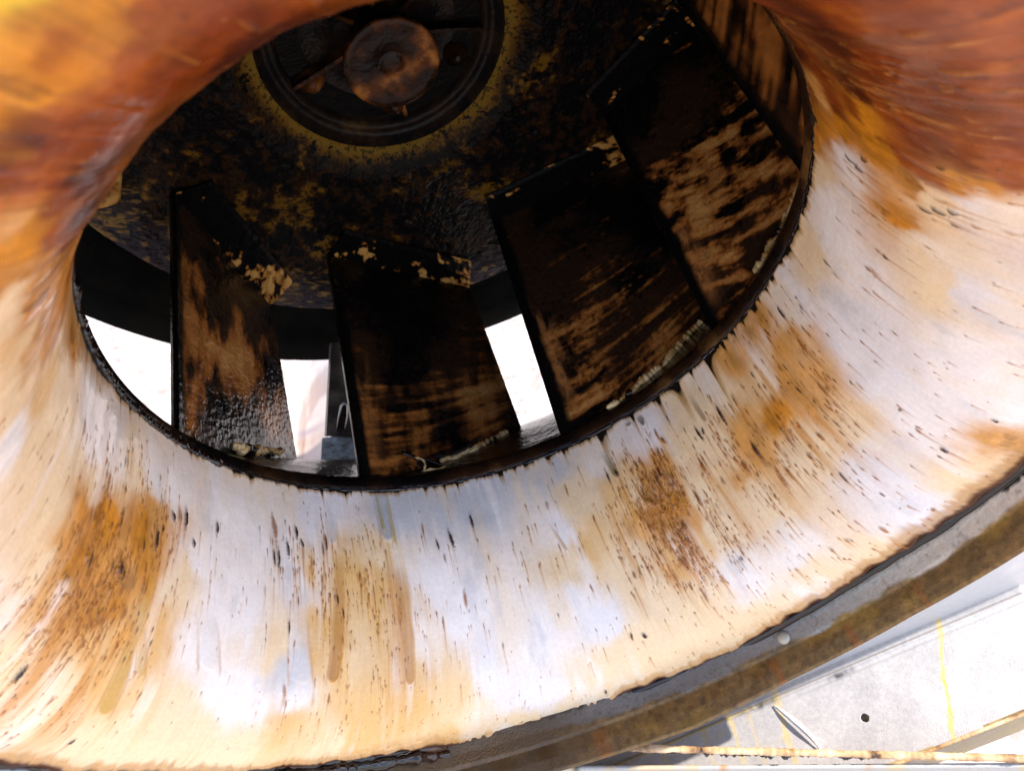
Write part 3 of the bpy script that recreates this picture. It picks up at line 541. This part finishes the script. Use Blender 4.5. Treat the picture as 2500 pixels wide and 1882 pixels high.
# curved bright sheet behind the wheel, a dark slotted bracket beside it, a gritty ledge under both
gx_,gy_ = np.meshgrid(np.linspace(0,1,120),np.linspace(0,1,160),indexing='ij')
A_,B_,C_,D_ = img(560,740,6.2),img(722,740,6.4),img(702,1075,5.7),img(590,1075,5.6)
P = (A_*(1-gx_[...,None])+B_*gx_[...,None])*(1-gy_[...,None])+(D_*(1-gx_[...,None])+C_*gx_[...,None])*gy_[...,None]
nv = np.cross(B_-A_,D_-A_); nv /= np.linalg.norm(nv)
P = P+nv*(.22*np.sin(gx_*np.pi))[...,None]
q = fbm(gx_*3+gy_*2,gy_*4,4,401); q2 = fbm(gx_*10,gy_*1.5,4,402)
c = np.zeros(P.shape)+np.array([.46,.39,.36])
c = mixb(c,(.22,.15,.12),ss(.0,.7,q+.4*q2)*.6)
c = mixb(c,(.20,.10,.05),np.exp(-(((gx_-.72)/.25)**2+((gy_-.60)/.05)**2))*(.6+.3*q2))
c = mixb(c,(.16,.14,.18),np.exp(-(((gx_-.65)/.3)**2+((gy_-.53)/.025)**2))*.6)
c = mixb(c,(.30,.24,.22),ss(.0,.5,q2)*ss(.62,.75,gy_)*.7)
sh = link('sheet_metal_chute', mesh_np('sheet_metal_chute',P.reshape(-1,3),grid_faces(120,160),True,np.concatenate([c,np.ones(c.shape[:2]+(1,))],-1).reshape(-1,4)), M_panel, None)
sh.matrix_world = FAN; sh['label'] = 'bright curved sheet of metal with a brown smear seen between the two leftmost blades'; sh['category'] = 'metal sheet'
md = sh.modifiers.new('thickness','SOLIDIFY'); md.thickness = .002
br = empty('bracket','dark slotted steel bracket beside the bright curved sheet behind the wheel','bracket')
slab('bracket_plate', [(716,740,4.35),(752,740,4.4),(800,950,4.3),(705,938,4.2)], .03, M_steel, br)
V,F = prism([img(728,925,4.12),img(738,875,4.14),img(746,872,4.14),img(752,880,4.14),img(742,930,4.12)], nv*.03); link('slot', pymesh('slot',V,F), M_black, br)
roll('slot_rim', [img(x,y,4.10) for x,y in ((727,925),(731,900),(737,876),(744,870),(751,876),(750,900),(745,925))], .008, M_alu2, br, amp=.1, seed=44)
slab('ledge', [(696,946,4.25),(810,930,4.3),(830,1040,4.0),(690,1040,3.95)], .04, M_grit, br)

# strings of grease hanging about the foot of the second blade, on the inside of the shroud
def hit(px,py,r):
    d = Rcw @ np.array([(px*2500/2212-1250)/2034.5, -(py*2500/2212-941)/2034.5, -1.]); o = Rcw@(-Cc)
    a = d[0]**2+d[1]**2; b_ = 2*(o[0]*d[0]+o[1]*d[1]); c_ = o[0]**2+o[1]**2-r*r; t = (-b_+math.sqrt(b_*b_-4*a*c_))/2/a
    return o+t*d
rs = random.Random(4)
for k,(x0,y0,x1,y1,mt,rad) in enumerate(((788,970,905,992,M_bead,.007),(790,985,930,1000,M_black,.009),(800,975,880,968,M_bead,.005),(795,1000,900,1018,M_black,.008),(880,1040,960,1002,M_crust,.005),(900,992,935,1020,M_crust,.004),(786,955,800,1030,M_black,.010),(840,985,985,1008,M_bead,.005),(860,1045,1000,1015,M_tan,.004),(930,990,1060,945,M_black,.006))):
    q = np.linspace(0,1,30); pts = [hit(x0+(x1-x0)*t+6*math.sin(t*9+k), y0+(y1-y0)*t+7*math.sin(t*7+k*2), 1.06+.02*math.sin(k)) for t in q]
    roll('grease_string', pts, rad, mt, wheel, seed=500+k, amp=.6, freq=1.3)

# ================================================================ the curb below the fan, its rolled top edge caked in grease
Pl = img(1000,1672,3.30); Pm = img(1245,1612,3.12); Pr = img(2330,1641,2.68)
curb = empty('roof_curb', 'pale sheet metal curb below the fan with a tan greasy rolled edge', 'curb')
dn = RW.T@np.array([0,.0,-1.])          # world down in fan axes
q = np.linspace(0,1,60); path = np.concatenate([Pl+(Pm-Pl)*q[:,None], Pm+(Pr-Pm)*(np.linspace(0,1,300)**1)[1:,None]])
roll('rolled_edge', path, .0125, M_tan, curb, seed=33, amp=.18, freq=.7)
roll('grease_bead', path[45:250]+dn*.014, .008, M_bead, curb, seed=35, amp=1.0, freq=1.2)
back = RW.T@np.array([0,.35,-.9])
gx,gy = np.meshgrid(np.linspace(0,1,300),np.linspace(0,1,60),indexing='ij')
L0 = img(900,1652,3.35); base0 = L0+(Pr-L0)*gx[...,None]+dn*.012
Vp = (base0+dn*(gy*.9)[...,None])
cp_ = np.zeros(gx.shape+(3,))+np.array([.40,.38,.35]); nz1 = fbm(gx*26,gy*2,4,60)
cp_ = mixb(cp_,(.55,.36,.14),ss(.1,.6,nz1)*.5)
for x0,k in ((.285,.9),(.36,.0),(.52,.8),(.73,.4)): cp_ = mixb(cp_,(.05,.045,.04) if x0<.3 else (.45,.2,.05),np.exp(-((gx-x0)/.006)**2)*k)
pn = link('curb_panel', mesh_np('curb_panel',Vp.reshape(-1,3),grid_faces(300,60),True,np.concatenate([cp_,np.ones(cp_.shape[:2]+(1,))],-1).reshape(-1,4)), M_panel, curb)
md = pn.modifiers.new('thickness','SOLIDIFY'); md.thickness = .01*S
# clots and strings of grease on the curb's edge below the ring
for (x0,y0,x1,y1,r_,t_) in ((1180,1640,1262,1600,.016,3.10),(1215,1618,1275,1606,.012,3.07),(1090,1655,1200,1628,.010,3.14)):
    a_ = img(x0,y0,t_); b_ = img(x1,y1,t_-.02); q = np.linspace(0,1,40)[:,None]
    roll('grease_clot', a_+(b_-a_)*q, r_, M_crust if r_>.011 else M_tan, curb, seed=int(x0), amp=.9, freq=1.5)
# sliver of peeled film on the skirt
pe = []
for i,q in enumerate(np.linspace(0,1,14)):
    u_ = .215-.02*q-.055*q*q*0; u_ = .135+.085*math.sin(q*1.5)*1.0; z_ = .945+.20*q; wd = .003+.015*math.sin(math.pi*min(1,q*1.05))**.8
    pe.append((skirt_pt(u_-wd,z_,-.004-.018*math.sin(q*3.1)), skirt_pt(u_+wd*.4,z_+.004,-.010-.018*math.sin(q*3.1))))
V = [p for ab in pe for p in ab]; F = [(2*i,2*i+1,2*i+3,2*i+2) for i in range(13)]
me = pymesh('peeling_strip',V,F,True); pe_ = link('peeling_strip', me, M_white, None); pe_.matrix_world = FAN
pe_['label'] = 'curled white sliver of peeling film on the skirt near the small round hole'; pe_['category'] = 'peeling film'
md = pe_.modifiers.new('thickness','SOLIDIFY'); md.thickness = .0012
# roof
gr = 60; Vg = [(-gr,-gr,0),(gr,-gr,0),(gr,gr,0),(-gr,gr,0)]
me = bpy.data.meshes.new('roof'); me.from_pydata(Vg,[],[(0,1,2,3)]); me.update()
rf = bpy.data.objects.new('roof',me); C.objects.link(rf); me.materials.append(M_roof); rf['kind'] = 'structure'
rf.location = (0,0,.2)
